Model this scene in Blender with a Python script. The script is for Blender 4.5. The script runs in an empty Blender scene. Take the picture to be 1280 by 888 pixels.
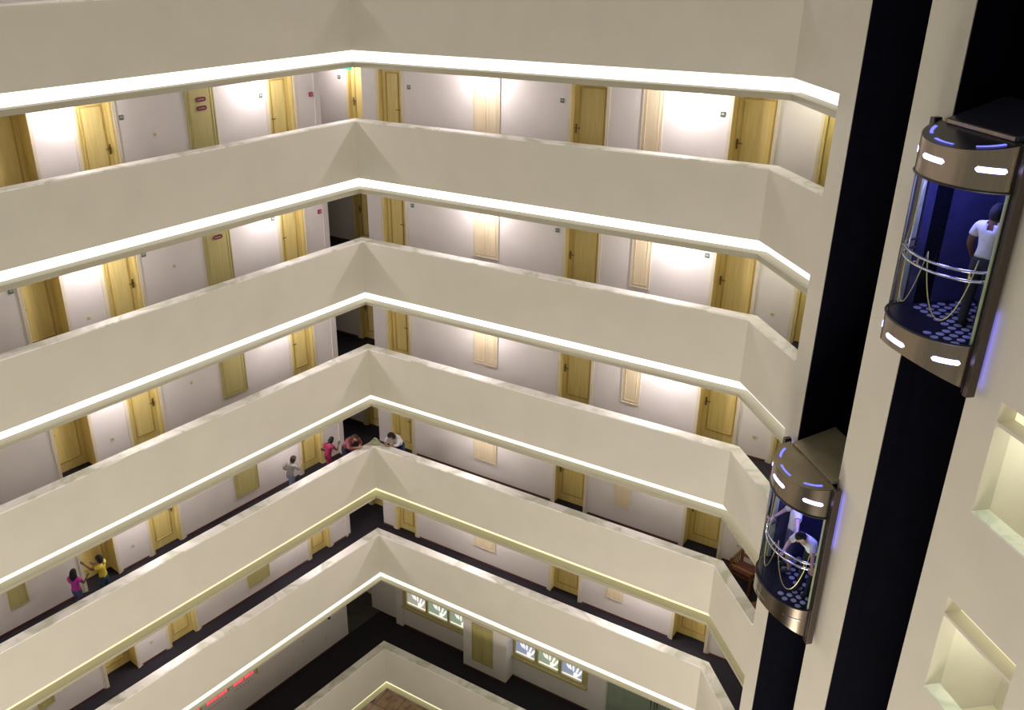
import bpy, math, random
from mathutils import Vector, Matrix
random.seed(7)
C = bpy.context.scene.collection
scene = bpy.context.scene
PI = math.pi

# ---------------------------------------------------------------- camera
FPX, PITCH, ROLL, PPX, PPY = (1122.89, 0.42828, 0.01362, -77.55, -1.06)
LIFT = 27.0                                  # camera height above the lobby floor
cp, sp = math.cos(PITCH), math.sin(PITCH)
fw, up, rt = Vector((0, cp, -sp)), Vector((0, sp, cp)), Vector((1, 0, 0))
cr, sr = math.cos(ROLL), math.sin(ROLL)
cx_, cy_ = cr * rt - sr * up, sr * rt + cr * up
cam_data = bpy.data.cameras.new('camera')
cam = bpy.data.objects.new('camera', cam_data)
M = Matrix.Identity(4)
for i in range(3):
    M[i][0], M[i][1], M[i][2] = cx_[i], cy_[i], -fw[i]
M[2][3] = LIFT
cam.matrix_world = M
cam_data.sensor_width = 36
cam_data.lens = FPX / 1280 * 36
cam_data.shift_x = -PPX / 1280
cam_data.shift_y = PPY / 1280
cam_data.clip_start = .05
cam_data.clip_end = 300
C.objects.link(cam)
scene.camera = cam

# ---------------------------------------------------------------- world, exposure
w = bpy.data.worlds.new('world'); scene.world = w
w.use_nodes = True
bg = w.node_tree.nodes['Background']
bg.inputs[0].default_value = (1.0, .95, .79, 1)
bg.inputs[1].default_value = .325
scene.view_settings.view_transform = 'Standard'
scene.view_settings.look = 'None'
scene.view_settings.gamma = 1
scene.view_settings.use_curve_mapping = False
scene.view_settings.exposure = 0.0
scene.cycles.max_bounces = 6

def lobby_fill(x, y, z, size, power, col):
    ld = bpy.data.lights.new('lobby_fill', 'AREA'); ld.shape = 'DISK'; ld.size = size; ld.energy = power; ld.color = col
    o = bpy.data.objects.new('lobby_fill', ld); C.objects.link(o); o.location = (x, y, z); o.rotation_euler = (PI, 0, 0)
lobby_fill(1, 3, 2.5, 8, 3900, (1, .90, .76))      # unseen fill light, added so the lower parapets come out brighter

# ---------------------------------------------------------------- plan of the atrium
PL = {'z0': -0.8108, 'C': (-2.18459, 21.92394), 'D': (5.91196, 16.42279), 'uL': (-0.65581, -0.75492), 'uR': (0.82714, -0.562), 'uE': (0.12952, -0.99158), 'nL': (-0.75492, 0.65581), 'nR': (0.562, 0.82714), 'nE': (0.99158, 0.12952)}
S = 3.0                                      # storey height
Z0 = PL['z0'] + LIFT                         # top of the parapet at camera level
PAR = 1.40
cC, cD = Vector(PL['C']), Vector(PL['D'])
uL, uR, uE = Vector(PL['uL']), Vector(PL['uR']), Vector(PL['uE'])
nL, nR, nE = Vector(PL['nL']), Vector(PL['nR']), Vector(PL['nE'])
ORI = {'L': (cC, uL, nL), 'R': (cC, uR, nR), 'E': (cD, uE, nE)}
XAX = {'L': -uL, 'R': uR, 'E': uE}
ROT = {k: math.atan2(v.y, v.x) for k, v in XAX.items()}
OFFW = {'L': 1.68, 'R': 1.60}
EXTRA = 1.34                                 # the mezzanine storey is taller
def top(k): return Z0 - k * S - (EXTRA if k >= 6 else 0)
def flo(k): return top(k) - 1.0
def W2(wg, s, off):
    O, u, n = ORI[wg]
    return O + u * s + n * off
def W(wg, s, off, z):
    q = W2(wg, s, off)
    return Vector((q.x, q.y, z))

# ---------------------------------------------------------------- materials
def nt(name):
    m = bpy.data.materials.new(name); m.use_nodes = True
    t = m.node_tree
    return m, t, t.nodes['Principled BSDF']
def paint(name, col, rough=.6, var=.05, scale=3, bump=.02, metallic=0, bscale=60, detail=3):
    m, t, b = nt(name)
    tc = t.nodes.new('ShaderNodeTexCoord')
    n = t.nodes.new('ShaderNodeTexNoise'); n.inputs['Scale'].default_value = scale; n.inputs['Detail'].default_value = detail
    t.links.new(tc.outputs['Object'], n.inputs['Vector'])
    r = t.nodes.new('ShaderNodeValToRGB')
    r.color_ramp.elements[0].position = .3; r.color_ramp.elements[1].position = .7
    r.color_ramp.elements[0].color = tuple(max(0, c * (1 - var)) for c in col) + (1,)
    r.color_ramp.elements[1].color = tuple(min(1, c * (1 + var)) for c in col) + (1,)
    t.links.new(n.outputs['Fac'], r.inputs[0]); t.links.new(r.outputs[0], b.inputs['Base Color'])
    b.inputs['Specular IOR Level'].default_value = .1 if 'shaft' in name else .5
    b.inputs['Roughness'].default_value = rough; b.inputs['Metallic'].default_value = metallic
    if bump:
        n2 = t.nodes.new('ShaderNodeTexNoise'); n2.inputs['Scale'].default_value = bscale
        t.links.new(tc.outputs['Object'], n2.inputs['Vector'])
        bp = t.nodes.new('ShaderNodeBump'); bp.inputs['Strength'].default_value = bump * 5; bp.inputs['Distance'].default_value = .01
        t.links.new(n2.outputs['Fac'], bp.inputs['Height']); t.links.new(bp.outputs[0], b.inputs['Normal'])
    return m
def wood(name, c1, c2, rough=.4):
    m, t, b = nt(name)
    tc = t.nodes.new('ShaderNodeTexCoord'); mp = t.nodes.new('ShaderNodeMapping')
    mp.inputs['Scale'].default_value = (9, 9, .6)
    n = t.nodes.new('ShaderNodeTexNoise'); n.inputs['Scale'].default_value = 2.2; n.inputs['Detail'].default_value = 6
    t.links.new(tc.outputs['Object'], mp.inputs[0]); t.links.new(mp.outputs[0], n.inputs['Vector'])
    r = t.nodes.new('ShaderNodeValToRGB')
    r.color_ramp.elements[0].position = .35; r.color_ramp.elements[1].position = .68
    r.color_ramp.elements[0].color = c1 + (1,); r.color_ramp.elements[1].color = c2 + (1,)
    t.links.new(n.outputs['Fac'], r.inputs[0]); t.links.new(r.outputs[0], b.inputs['Base Color'])
    b.inputs['Roughness'].default_value = rough
    return m
def marble(name, base, vein, scale=1.6, rough=.25):
    m, t, b = nt(name)
    tc = t.nodes.new('ShaderNodeTexCoord')
    n = t.nodes.new('ShaderNodeTexNoise'); n.inputs['Scale'].default_value = scale; n.inputs['Detail'].default_value = 9
    n.inputs['Distortion'].default_value = 1.6
    t.links.new(tc.outputs['Object'], n.inputs['Vector'])
    r = t.nodes.new('ShaderNodeValToRGB')
    e = r.color_ramp.elements
    e[0].position = .36; e[0].color = vein + (1,)
    e[1].position = .52; e[1].color = base + (1,)
    e2 = e.new(.62); e2.color = base + (1,)
    e3 = e.new(.68); e3.color = tuple((a + v) / 2 for a, v in zip(base, vein)) + (1,)
    t.links.new(n.outputs['Fac'], r.inputs[0]); t.links.new(r.outputs[0], b.inputs['Base Color'])
    b.inputs['Roughness'].default_value = rough
    return m
def metal(name, col, rough=.3):
    m, t, b = nt(name)
    tc = t.nodes.new('ShaderNodeTexCoord'); mp = t.nodes.new('ShaderNodeMapping')
    mp.inputs['Scale'].default_value = (14, 14, .5)
    n = t.nodes.new('ShaderNodeTexNoise'); n.inputs['Scale'].default_value = 3; n.inputs['Detail'].default_value = 3
    t.links.new(tc.outputs['Object'], mp.inputs[0]); t.links.new(mp.outputs[0], n.inputs['Vector'])
    r = t.nodes.new('ShaderNodeValToRGB')
    r.color_ramp.elements[0].position = .3; r.color_ramp.elements[1].position = .7
    r.color_ramp.elements[0].color = tuple(c * .92 for c in col) + (1,); r.color_ramp.elements[1].color = tuple(min(1, c * 1.05) for c in col) + (1,)
    t.links.new(n.outputs['Fac'], r.inputs[0]); t.links.new(r.outputs[0], b.inputs['Base Color'])
    b.inputs['Metallic'].default_value = 1; b.inputs['Roughness'].default_value = rough
    return m
def emit(name, col, st):
    m, t, b = nt(name)
    b.inputs['Base Color'].default_value = tuple(min(.8, c) for c in col) + (1,)
    b.inputs['Emission Color'].default_value = col + (1,)
    b.inputs['Emission Strength'].default_value = st
    return m
def glass(name, tint=(.92, .97, .95), gloss=.12):
    m = bpy.data.materials.new(name); m.use_nodes = True
    t = m.node_tree; t.nodes.clear()
    o = t.nodes.new('ShaderNodeOutputMaterial'); mx = t.nodes.new('ShaderNodeMixShader')
    tr = t.nodes.new('ShaderNodeBsdfTransparent'); gl = t.nodes.new('ShaderNodeBsdfGlossy')
    fr = t.nodes.new('ShaderNodeLayerWeight'); fr.inputs['Blend'].default_value = gloss
    tr.inputs[0].default_value = tint + (1,); gl.inputs['Roughness'].default_value = .03
    t.links.new(fr.outputs['Fresnel'], mx.inputs[0]); t.links.new(tr.outputs[0], mx.inputs[1])
    t.links.new(gl.outputs[0], mx.inputs[2]); t.links.new(mx.outputs[0], o.inputs[0])
    return m
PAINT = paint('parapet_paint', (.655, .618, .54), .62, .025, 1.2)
WALLP = paint('wall_paint', (.81, .76, .73), .65, .03, 1.5, .03)
CEILP = paint('ceiling_paint', (.74, .70, .60), .7, .02)
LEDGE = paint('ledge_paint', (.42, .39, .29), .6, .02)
MARB = marble('coping_marble', (.90, .87, .83), (.60, .61, .50), 1.1, .45)
SILL = marble('sill_marble', (.80, .84, .80), (.60, .66, .60), 1.6, .2)
CARPET = paint('navy_carpet', (.012, .009, .017), .95, .4, 25, .05)
SKIRT = paint('maroon_skirting', (.11, .035, .03), .5, .15, 8, 0)
AMBER = wood('amber_door_wood', (.70, .56, .19), (.78, .64, .27), .38)
AMBERD = wood('amber_mould_wood', (.50, .35, .09), (.58, .42, .12), .38)
CREAMW = wood('cream_casing_wood', (.76, .68, .52), (.82, .75, .60), .42)
PEACH = wood('pale_cabinet_wood', (.76, .63, .42), (.82, .70, .50), .42)
SERV = wood('olive_hatch_paint', (.50, .43, .17), (.55, .48, .21), .5)
BRASS = metal('dark_brass', (.22, .17, .09), .35)
BRONZE = metal('brushed_bronze', (.30, .25, .20), .24)
BRONZED = metal('dark_bronze', (.12, .10, .09), .35)
HOODB = paint('bronze_lacquer', (.30, .26, .17), .3, .12, 3, 0, .45)
ROOFD = paint('dark_glossy_roof', (.018, .018, .032), .25, .15, 6, 0)
STEEL = metal('polished_rail_steel', (.75, .75, .80), .18)
GOLD = metal('gold_cord', (.80, .72, .38), .35)
BLACK = paint('black_rubber', (.010, .010, .014), .5, .1, 10, 0)
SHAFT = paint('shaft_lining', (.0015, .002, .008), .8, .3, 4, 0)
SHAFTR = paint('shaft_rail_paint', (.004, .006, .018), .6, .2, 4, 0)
CABIN = paint('cabin_navy_panel', (.05, .05, .13), .3, .2, 4, 0)
CABINF = paint('cabin_floor_black', (.010, .010, .025), .4, .2, 8, 0)
CTILE = paint('cabin_floor_tile', (.45, .47, .62), .35, .08, 30, 0)
GLASS = glass('cab_glass', (.93, .97, .95), .10)
GEDGE = paint('green_glass_edge', (.42, .50, .33), .25, .15, 6, 0)
BLUEL = emit('blue_white_lamp', (.42, .40, 1.0), 9)
BLUEW = emit('blue_glow_lamp', (.16, .16, 1.0), 2.2)
BLUED = emit('blue_slot_lamp', (.20, .22, .9), 1.1)
COVE = {0: emit('cove_white_warm', (1, .97, .92), 1.4), 1: emit('cove_white', (1, .98, .94), 1.4), 2: emit('cove_cream', (1, .97, .84), 1.1),
        3: emit('cove_yellow', (.95, .90, .58), .9), 4: emit('cove_ivory', (1, .96, .80), 1.0)}
DLAMP = emit('downlight_glow', (1, .93, .80), 10)
PLATE = paint('sign_plate_green', (.10, .13, .10), .3, .2, 20, 0)
PLATEG = paint('sign_plate_number', (.36, .42, .34), .3, .1, 20, 0)
WHITEP = paint('white_plastic', (.72, .70, .58), .4, .03, 20, 0)
REDP = paint('red_plastic', (.36, .02, .06), .4, .1, 20, 0)
MAROON = paint('maroon_plate', (.12, .006, .03), .4, .1, 20, 0)
PINKT = paint('pink_lettering', (.50, .20, .28), .5, .05, 20, 0)
GREENE = emit('exit_green_lamp', (.05, .75, .45), .9)
REDE = emit('red_led', (1, .05, .12), 1.8)
PANEG = emit('backlit_pane_green', (.44, .54, .42), .42)
PANEB = emit('backlit_pane_blue', (.42, .47, .68), .42)
PANEW = emit('backlit_pane_pale', (.62, .60, .54), .45)
MOTIF = emit('backlit_white_motif', (1, .99, .92), .85)
STONE = paint('dark_stone_floor', (.05, .05, .045), .35, .35, 3, 0, detail=8)
BROWNT = marble('brown_marble_tile', (.27, .17, .09), (.14, .08, .05), 1.3, .25)
BROWND = marble('dark_marble_tile', (.06, .03, .02), (.12, .06, .04), 1.3, .25)
GREYG = paint('green_tinted_glass_door', (.33, .40, .30), .12, .08, 3, 0)
RATTAN = wood('brown_chair_wood', (.13, .05, .015), (.22, .09, .03), .45)
CUSH = paint('rust_cushion', (.12, .035, .02), .85, .15, 30, .05)
RUG = paint('brown_rug', (.20, .08, .05), .95, .2, 20, .05)
GLOBE = emit('white_globe_lamp', (.95, .90, .88), .9)

# ---------------------------------------------------------------- mesh helpers
class MB:
    def __init__(self): self.v, self.f = [], []
    def add(self, vs, fs):
        b = len(self.v); self.v += [tuple(x) for x in vs]; self.f += [tuple(i + b for i in q) for q in fs]; return self
    def box(self, x0, x1, y0, y1, z0, z1):
        vs = [(x, y, z) for z in (z0, z1) for y in (y0, y1) for x in (x0, x1)]
        return self.add(vs, [(0, 2, 3, 1), (4, 5, 7, 6), (0, 1, 5, 4), (2, 6, 7, 3), (0, 4, 6, 2), (1, 3, 7, 5)])
    def wbox(self, wg, s0, s1, o0, o1, z0, z1):     # box in a wing's own axes, world coordinates
        vs = [W(wg, s, o, z) for z in (z0, z1) for o in (o0, o1) for s in (s0, s1)]
        return self.add(vs, [(0, 2, 3, 1), (4, 5, 7, 6), (0, 1, 5, 4), (2, 6, 7, 3), (0, 4, 6, 2), (1, 3, 7, 5)])
    def prism(self, pts, z0, z1):                    # polygon in plan
        n = len(pts)
        vs = [(p[0], p[1], z0) for p in pts] + [(p[0], p[1], z1) for p in pts]
        return self.add(vs, [tuple(reversed(range(n))), tuple(range(n, 2 * n))] + [(i, (i + 1) % n, n + (i + 1) % n, n + i) for i in range(n)])
    def rings(self, rs, cap=True, close=True):
        n = len(rs[0]); vs = [p for r in rs for p in r]; fs = []
        for i in range(len(rs) - 1):
            for j in range(n if close else n - 1):
                a, b = i * n + j, i * n + (j + 1) % n
                fs.append((a, b, b + n, a + n))
        if cap: fs += [tuple(reversed(range(n))), tuple(range((len(rs) - 1) * n, len(rs) * n))]
        return self.add(vs, fs)
    def tube(self, path, r, n=8):
        path = [Vector(p) for p in path]; rs = []
        for i, p in enumerate(path):
            d = (path[min(i + 1, len(path) - 1)] - path[max(i - 1, 0)]).normalized()
            a = d.cross(Vector((0, 0, 1)))
            if a.length < .05: a = d.cross(Vector((1, 0, 0)))
            a.normalize(); b = a.cross(d)
            rr = r[i] if isinstance(r, (list, tuple)) else r
            rs.append([p + a * rr * math.cos(t) + b * rr * math.sin(t) for t in [2 * PI * j / n for j in range(n)]])
        return self.rings(rs)
    def lathe(self, prof, n=16, c=(0, 0, 0), axis='z'):
        def P(r, h, t):
            x, y = r * math.cos(t), r * math.sin(t)
            return {'z': (c[0] + x, c[1] + y, c[2] + h), 'y': (c[0] + x, c[1] + h, c[2] + y)}[axis]
        return self.rings([[P(r, h, 2 * PI * j / n) for j in range(n)] for r, h in prof])
    def obj(self, name, mat, parent=None, smooth=False, bevel=0, fix=True):
        me = bpy.data.meshes.new(name)
        me.from_pydata([tuple(v) for v in self.v], [], self.f); me.update()
        if fix:
            import bmesh
            bm = bmesh.new(); bm.from_mesh(me); bmesh.ops.recalc_face_normals(bm, faces=bm.faces); bm.to_mesh(me); bm.free()
        me.materials.append(mat)
        o = bpy.data.objects.new(name, me); C.objects.link(o)
        if smooth:
            for p in me.polygons: p.use_smooth = True
        if bevel:
            md = o.modifiers.new('bevel', 'BEVEL'); md.width = bevel; md.segments = 2; md.limit_method = 'ANGLE'
        if parent: o.parent = parent
        return o
def empty(name, loc=(0, 0, 0), rz=0):
    o = bpy.data.objects.new(name, None); o.empty_display_size = .1
    C.objects.link(o); o.location = loc; o.rotation_euler = (0, 0, rz); return o
def tag(o, label=None, cat=None, group=None, kind=None):
    if label: o['label'] = label
    if cat: o['category'] = cat
    if group: o['group'] = group
    if kind: o['kind'] = kind
    return o
def dup(root, loc, rz):
    r = root.copy(); C.objects.link(r); r.location = loc; r.rotation_euler = (0, 0, rz)
    for ch in [c for c in bpy.data.objects if c.parent == root]:
        c = ch.copy(); C.objects.link(c); c.parent = r
        for g in [g for g in bpy.data.objects if g.parent == ch]:
            d = g.copy(); C.objects.link(d); d.parent = c
    return r
def struct(o, label, cat='structure'):
    return tag(o, label, cat, None, 'structure')
FLOORN = {0: 'storey above the rows', 1: 'top row', 2: 'second row', 3: 'third row', 4: 'fourth row', 5: 'fifth row', 6: 'lowest gallery', -1: 'storey above the frame'}
def fn(k): return FLOORN[k]

# ================================================================ STRUCTURE
ELEN = 1.96                                  # the chamfered side ends here at the lift pier
S_D0 = 10.0
def facepts(k, far=17.0):
    """parapet face line: far left -> corner -> right corner -> pier"""
    e = W2('E', ELEN, 0)
    d = W2('R', S_D0, 0) if k <= 0 else cD
    return [W2('L', far, 0), cC.copy(), d.copy(), e]
def offpts(pts, off):
    """offset polyline away from the atrium"""
    ds = [(pts[i + 1] - pts[i]).normalized() for i in range(len(pts) - 1)]
    ns = [Vector((-d.y, d.x)) for d in ds]
    out = [pts[0] + ns[0] * off]
    for i in range(1, len(pts) - 1):
        p, q = pts[i - 1] + ns[i - 1] * off, pts[i] + ns[i] * off
        a, b = ds[i - 1], ds[i]
        den = a.x * b.y - a.y * b.x
        t = ((q - p).x * b.y - (q - p).y * b.x) / den
        out.append(p + a * t)
    # last end: slide along the pier's side (normal of the lift wall)
    out.append(pts[-1] + nE * (off / max(.2, ns[-1].dot(nE))))
    return out
def sweep(pts, prof):
    mb = MB(); secs = [offpts(pts, o) for o, z in prof]
    rings = [[Vector((secs[j][i].x, secs[j][i].y, prof[j][1])) for j in range(len(prof))] for i in range(len(pts))]
    return mb.rings(rings)
NW = {'L': 'left wing', 'R': 'middle wing', 'E': 'lift wing'}
for k in range(-1, 7):
    pts = facepts(k); zt = top(k); zb = zt - PAR; LB = .38 if k <= 1 else .338 if k < 5 else .315; PD = {5: .13, 6: .17}.get(k, .251)
    prof = [(0, zt - .03), (.20, zt - .03), (.20, zt - 1.0), (.25, zt - 1.0), (.25, zb), (0, zb)]
    o = sweep(pts, prof).obj('parapet_wall', PAINT)
    struct(o, 'cream plastered balcony parapet band in front of the %s' % fn(k), 'wall')
    o = sweep(pts, [(-.025, zt - .03), (.235, zt - .03), (.235, zt), (-.025, zt)]).obj('coping', MARB)
    o.parent = None
    struct(o, 'pale veined marble coping along the parapet of the %s' % fn(k), 'trim')
    cm = COVE[{4: 3, 3: 2, 5: 4, 6: 3}.get(k, 1)]
    o = sweep(pts, [(PD, zb - .27), (PD + .017, zb - .27), (PD + .017, zb - .001), (PD, zb - .001)]).obj('cove_light', cm)
    tag(o, 'glowing light strip recessed under the parapet of the %s' % fn(k), 'light', 'cove lights under the parapets')
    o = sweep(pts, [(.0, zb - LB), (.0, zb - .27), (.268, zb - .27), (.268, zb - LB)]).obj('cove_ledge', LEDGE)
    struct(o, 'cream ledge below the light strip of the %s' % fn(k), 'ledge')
    # slab polygon: carpeted floor above, ceiling below
    def poly(off):
        q = offpts(facepts(k), off)
        q[0] = W2('L', 17, off)
        return q
    wl = 2.45 if k == 6 else 2.22
    wr = 2.34 if k == 6 else 2.21
    hallL = W2('L', -.40, wl)
    back = [W2('E', 2.15, 3.3), W2('R', 13.7, wr), W2('R', -1.2, wr + .0), W2('R', -1.2, 2.42), W2('R', -9, 2.42),
            hallL - uR * 8.2, hallL, W2('L', 17, wl)]
    a = poly(.25); a[-1] = W2('E', 2.15, .27); a.insert(-1, W2('E', ELEN, .25))
    MB().prism(a + back, zt - 1.03, zt - 1.0).obj('floor', CARPET)
    fo = C.objects[-1]
    struct(fo, 'dark navy carpet of the %s gallery' % fn(k), 'floor')
    b = poly(.27); b[-1] = W2('E', 2.15, .27); b.insert(-1, W2('E', ELEN, .27))
    co = MB().prism(b + back, zb - LB, zt - 1.03).obj('ceiling', CEILP)
    struct(co, 'painted slab and ceiling carrying the %s' % fn(k), 'ceiling')

# corridor walls with real door openings
DOORS_L = [(.42, 1.28, .12), (5.26, 6.16, .12), (7.06, 7.94, .40), (11.6, 12.5, .12)]
DOORS_R = [(-.59, .23, .12), (4.88, 5.80, .2), (8.50, 9.42, .34), (10.27, 11.17, .12)]
DH = 2.08
def wallrun(wg, s0, s1, off, th, z0, z1, doors, name, label, dh=DH, mat=WALLP):
    mb = MB(); cur = s0
    for a, b in doors:
        mb.wbox(wg, cur, a, off, off + th, z0, z1)
        mb.wbox(wg, a, b, off, off + th, z0 + dh, z1)
        cur = b
    mb.wbox(wg, cur, s1, off, off + th, z0, z1)
    o = mb.obj(name, mat); struct(o, label, 'wall')
    if doors or True:
        sk = MB(); cur = s0
        for a, b in list(doors) + [(s1, s1)]:
            if a - .1 > cur: sk.wbox(wg, cur + (.1 if cur != s0 else 0), a - .1 if a != s1 else a, off - .012, off + .01, z0, z0 + .06)
            cur = b
        b_ = sk.obj('baseboard_' + ('left' if wg == 'L' else 'right'), SKIRT); struct(b_, 'thin maroon skirting at the foot of the ' + label, 'baseboard')
    return o
for k in range(0, 6):
    z0, z1 = flo(k), top(k - 1) - PAR - .38
    wallrun('L', -.40, 17, 1.68, .55, z0, z1, [d[:2] for d in DOORS_L] if k else [], 'wall_left', 'white corridor wall of the left wing, %s' % fn(k))
    wallrun('R', -1.08, 13.7, 1.60, .62, z0, z1, [d[:2] for d in DOORS_R] if k else [], 'wall_right', 'white corridor wall of the middle wing, %s' % fn(k))
    wallrun('R', -9, -1.08, 2.22, .2, z0, z1, [(-2.12, -1.28)] if k else [], 'wall_hall', 'side wall of the hall behind the corner, %s' % fn(k))
    h = W2('L', -.40, 1.681); h2 = h - uR * 8
    n = Vector((uR.y, -uR.x))
    if True:
        MB().prism([h, h2, h2 + n * .2, h + n * .2], z0, z1).obj('wall_hall', WALLP); struct(C.objects[-1], 'far side wall of the dark hall behind the corner, %s' % fn(k), 'wall')
        MB().prism([W2('R', -7.3, 2.22), W2('R', -7.5, 2.22), W2('R', -7.5, -1.2), W2('R', -7.3, -1.2)], z0, z1).obj('wall_hall', WALLP)
        struct(C.objects[-1], 'end wall of the hall behind the corner, %s' % fn(k), 'wall')
    MB().wbox('E', 2.15, 2.25, .26, 3.3, z0, z1).obj('wall_pier', WALLP); struct(C.objects[-1], 'return wall behind the lift pier, %s' % fn(k), 'wall')
    MB().wbox('R', 13.6, 13.7, -2.2, 1.6, z0, z1).obj('wall_end', WALLP); struct(C.objects[-1], 'end wall of the corridor past the lifts, %s' % fn(k), 'wall')

# mezzanine gallery walls (k = 6), with a pilaster and two shallow window bays
z0, z1 = flo(6), top(5) - PAR - .38
wallrun('L', -.40, 17, 2.15, .3, z0, z1, [], 'wall_left', 'grey-green wall of the lowest gallery, left wing')
mb = MB()
mb.wbox('R', -1.08, -.8, 2.0, 2.35, z0, z1)
mb.wbox('R', -.8, 1.62 + .28, 2.07, 2.35, z0, z0 + .93); mb.wbox('R', -.8, 1.90, 2.07, 2.35, z0 + 2.25, z1)
mb.wbox('R', 1.90, 3.47, 1.63, 2.35, z0, z1)
mb.wbox('R', 3.47, 6.02, 2.07, 2.35, z0, z0 + .93); mb.wbox('R', 3.47, 6.02, 2.07, 2.35, z0 + 2.25, z1)
mb.wbox('R', 6.02, 6.62, 2.07, 2.35, z0, z1); mb.wbox('R', 6.62, 9.6, 2.07, 2.35, z0 + 2.5, z1); mb.wbox('R', 9.6, 13.7, 2.07, 2.35, z0, z1)
struct(mb.obj('wall_right', WALLP), 'grey-green wall with a projecting pilaster in the lowest gallery', 'wall')
mb = MB()
for a, b, o in ((-1.08, 1.9, 2.07), (1.89, 3.48, 1.63), (3.47, 6.62, 2.07)): mb.wbox('R', a, b, o - .012, o + .005, z0, z0 + .06)
mb.wbox('R', 1.888, 1.90, 1.63, 2.07, z0, z0 + .06); mb.wbox('R', 3.47, 3.482, 1.63, 2.07, z0, z0 + .06)
struct(mb.obj('baseboard_right', SKIRT), 'thin maroon skirting around the pilaster of the lowest gallery', 'baseboard')
struct(MB().wbox('R', -2.3, -1.08, 2.2, 2.35, z0, z1).obj('wall_right', WALLP), 'dim wall beside the stone-floored alcove, lowest gallery', 'wall')
# stone-floored alcove off the corner of the lowest gallery
mb = MB().prism([W2('L', -.4, 2.17), W2('L', -2.36, 2.17), W2('L', -2.36, 3.5), W2('L', -.4, 3.5)], z0, z0 + .012)
struct(mb.obj('floor', STONE), 'dark stone floor of the alcove off the lowest gallery', 'floor')
mb = MB().wbox('L', -2.6, -.2, 3.36, 3.55, z0, z1)
struct(mb.obj('wall_alcove', WALLP), 'dim back wall of the stone-floored alcove', 'wall')
mb = MB().wbox('L', -2.6, -2.4, 2.10, 3.36, z0, z1)
struct(mb.obj('wall_alcove', WALLP), 'dim side wall of the stone-floored alcove', 'wall')
mb = MB().wbox('L', -.4, -.2, 2.46, 3.36, z0, z1)
struct(mb.obj('wall_alcove', WALLP), 'hidden side wall of the stone-floored alcove', 'wall')

# lift wall: piers, shaft recesses and the wall to the right with its openings
ZT, ZB = top(-1), 0
SH = [(2.42, 3.82), (4.68, 6.12)]
def pier(s0, s1, label, z0=ZB, z1=ZT, name='wall_pier'):
    struct(MB().wbox('E', s0, s1, 0, .25, z0, z1).obj(name, PAINT), label, 'wall')
pier(ELEN, SH[0][0], 'cream pier left of the first lift shaft')
pier(SH[0][1], SH[1][0], 'cream pier between the two lift shafts')
pier(SH[1][1], 6.71, 'cream wall right of the second lift shaft')
pier(8.02, 12, 'cream wall right of the small balcony openings')
for i, (a, b) in enumerate(SH):
    nm = ('first', 'second')[i]
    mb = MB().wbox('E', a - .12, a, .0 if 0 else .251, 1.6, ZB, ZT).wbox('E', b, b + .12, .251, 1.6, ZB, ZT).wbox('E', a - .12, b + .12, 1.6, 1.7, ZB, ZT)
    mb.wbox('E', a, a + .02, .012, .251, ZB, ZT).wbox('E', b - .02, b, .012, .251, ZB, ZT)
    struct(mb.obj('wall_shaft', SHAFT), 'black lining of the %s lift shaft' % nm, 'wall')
    for j, s in enumerate((a + .28, b - .28)):
        t = MB().wbox('E', s - .03, s + .03, 1.45, 1.6, ZB, ZT).wbox('E', s - .09, s + .09, 1.42, 1.45, ZB, ZT)
        tag(t.obj('guide_rail', SHAFTR), 'dark %s guide rail in the %s lift shaft' % (('left', 'right')[j], nm), 'rail')
for k in range(-1, 7):
    zt = top(k); zb = zt - PAR; a, b = 6.71, 8.02
    struct(MB().wbox('E', a, b, 0, .2, zb, zt - .03).obj('parapet_wall', PAINT), 'short parapet right of the lifts, %s' % fn(k), 'wall')
    struct(MB().wbox('E', a, b, 0, .235, zt - .03, zt).obj('coping', SILL), 'pale marble sill of the opening right of the lifts, %s' % fn(k), 'trim')
    struct(MB().wbox('E', a, b, 0, .268, zb - .315, zb - .27).obj('cove_ledge', PAINT), 'ledge over the opening right of the lifts, %s' % fn(k + 1) if k < 6 else 'ledge under the lowest opening', 'ledge')
    tag(MB().wbox('E', a, b, .251, .268, zb - .27, zb).obj('cove_light', COVE[3]), 'yellow light strip over an opening right of the lifts, %s' % fn(k), 'light', 'cove lights under the parapets')
    if k >= 0:
        struct(MB().wbox('E', 6.25, 9.6, .27, 1.75, zb - .38, zt - 1.0).obj('floor', CEILP), 'slab behind the openings right of the lifts, %s' % fn(k), 'floor')
        zc = top(k - 1) - PAR - .38
        struct(MB().wbox('E', 6.25, 9.6, 1.6, 1.75, flo(k), zc).wbox('E', 6.25, 6.35, .26, 1.6, flo(k), zc).wbox('E', 9.5, 9.6, .26, 1.6, flo(k), zc).obj('wall_back', WALLP),
               'wall behind the openings right of the lifts, %s' % fn(k), 'wall')
# lobby floor far below, tile by tile near the corner that shows
struct(MB().prism([Vector((-24, -6)), Vector((18, -6)), Vector((18, 36)), Vector((-24, 36))], -.1, 0).obj('floor', BROWND), 'dark lobby floor at the bottom of the atrium', 'floor')

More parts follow.
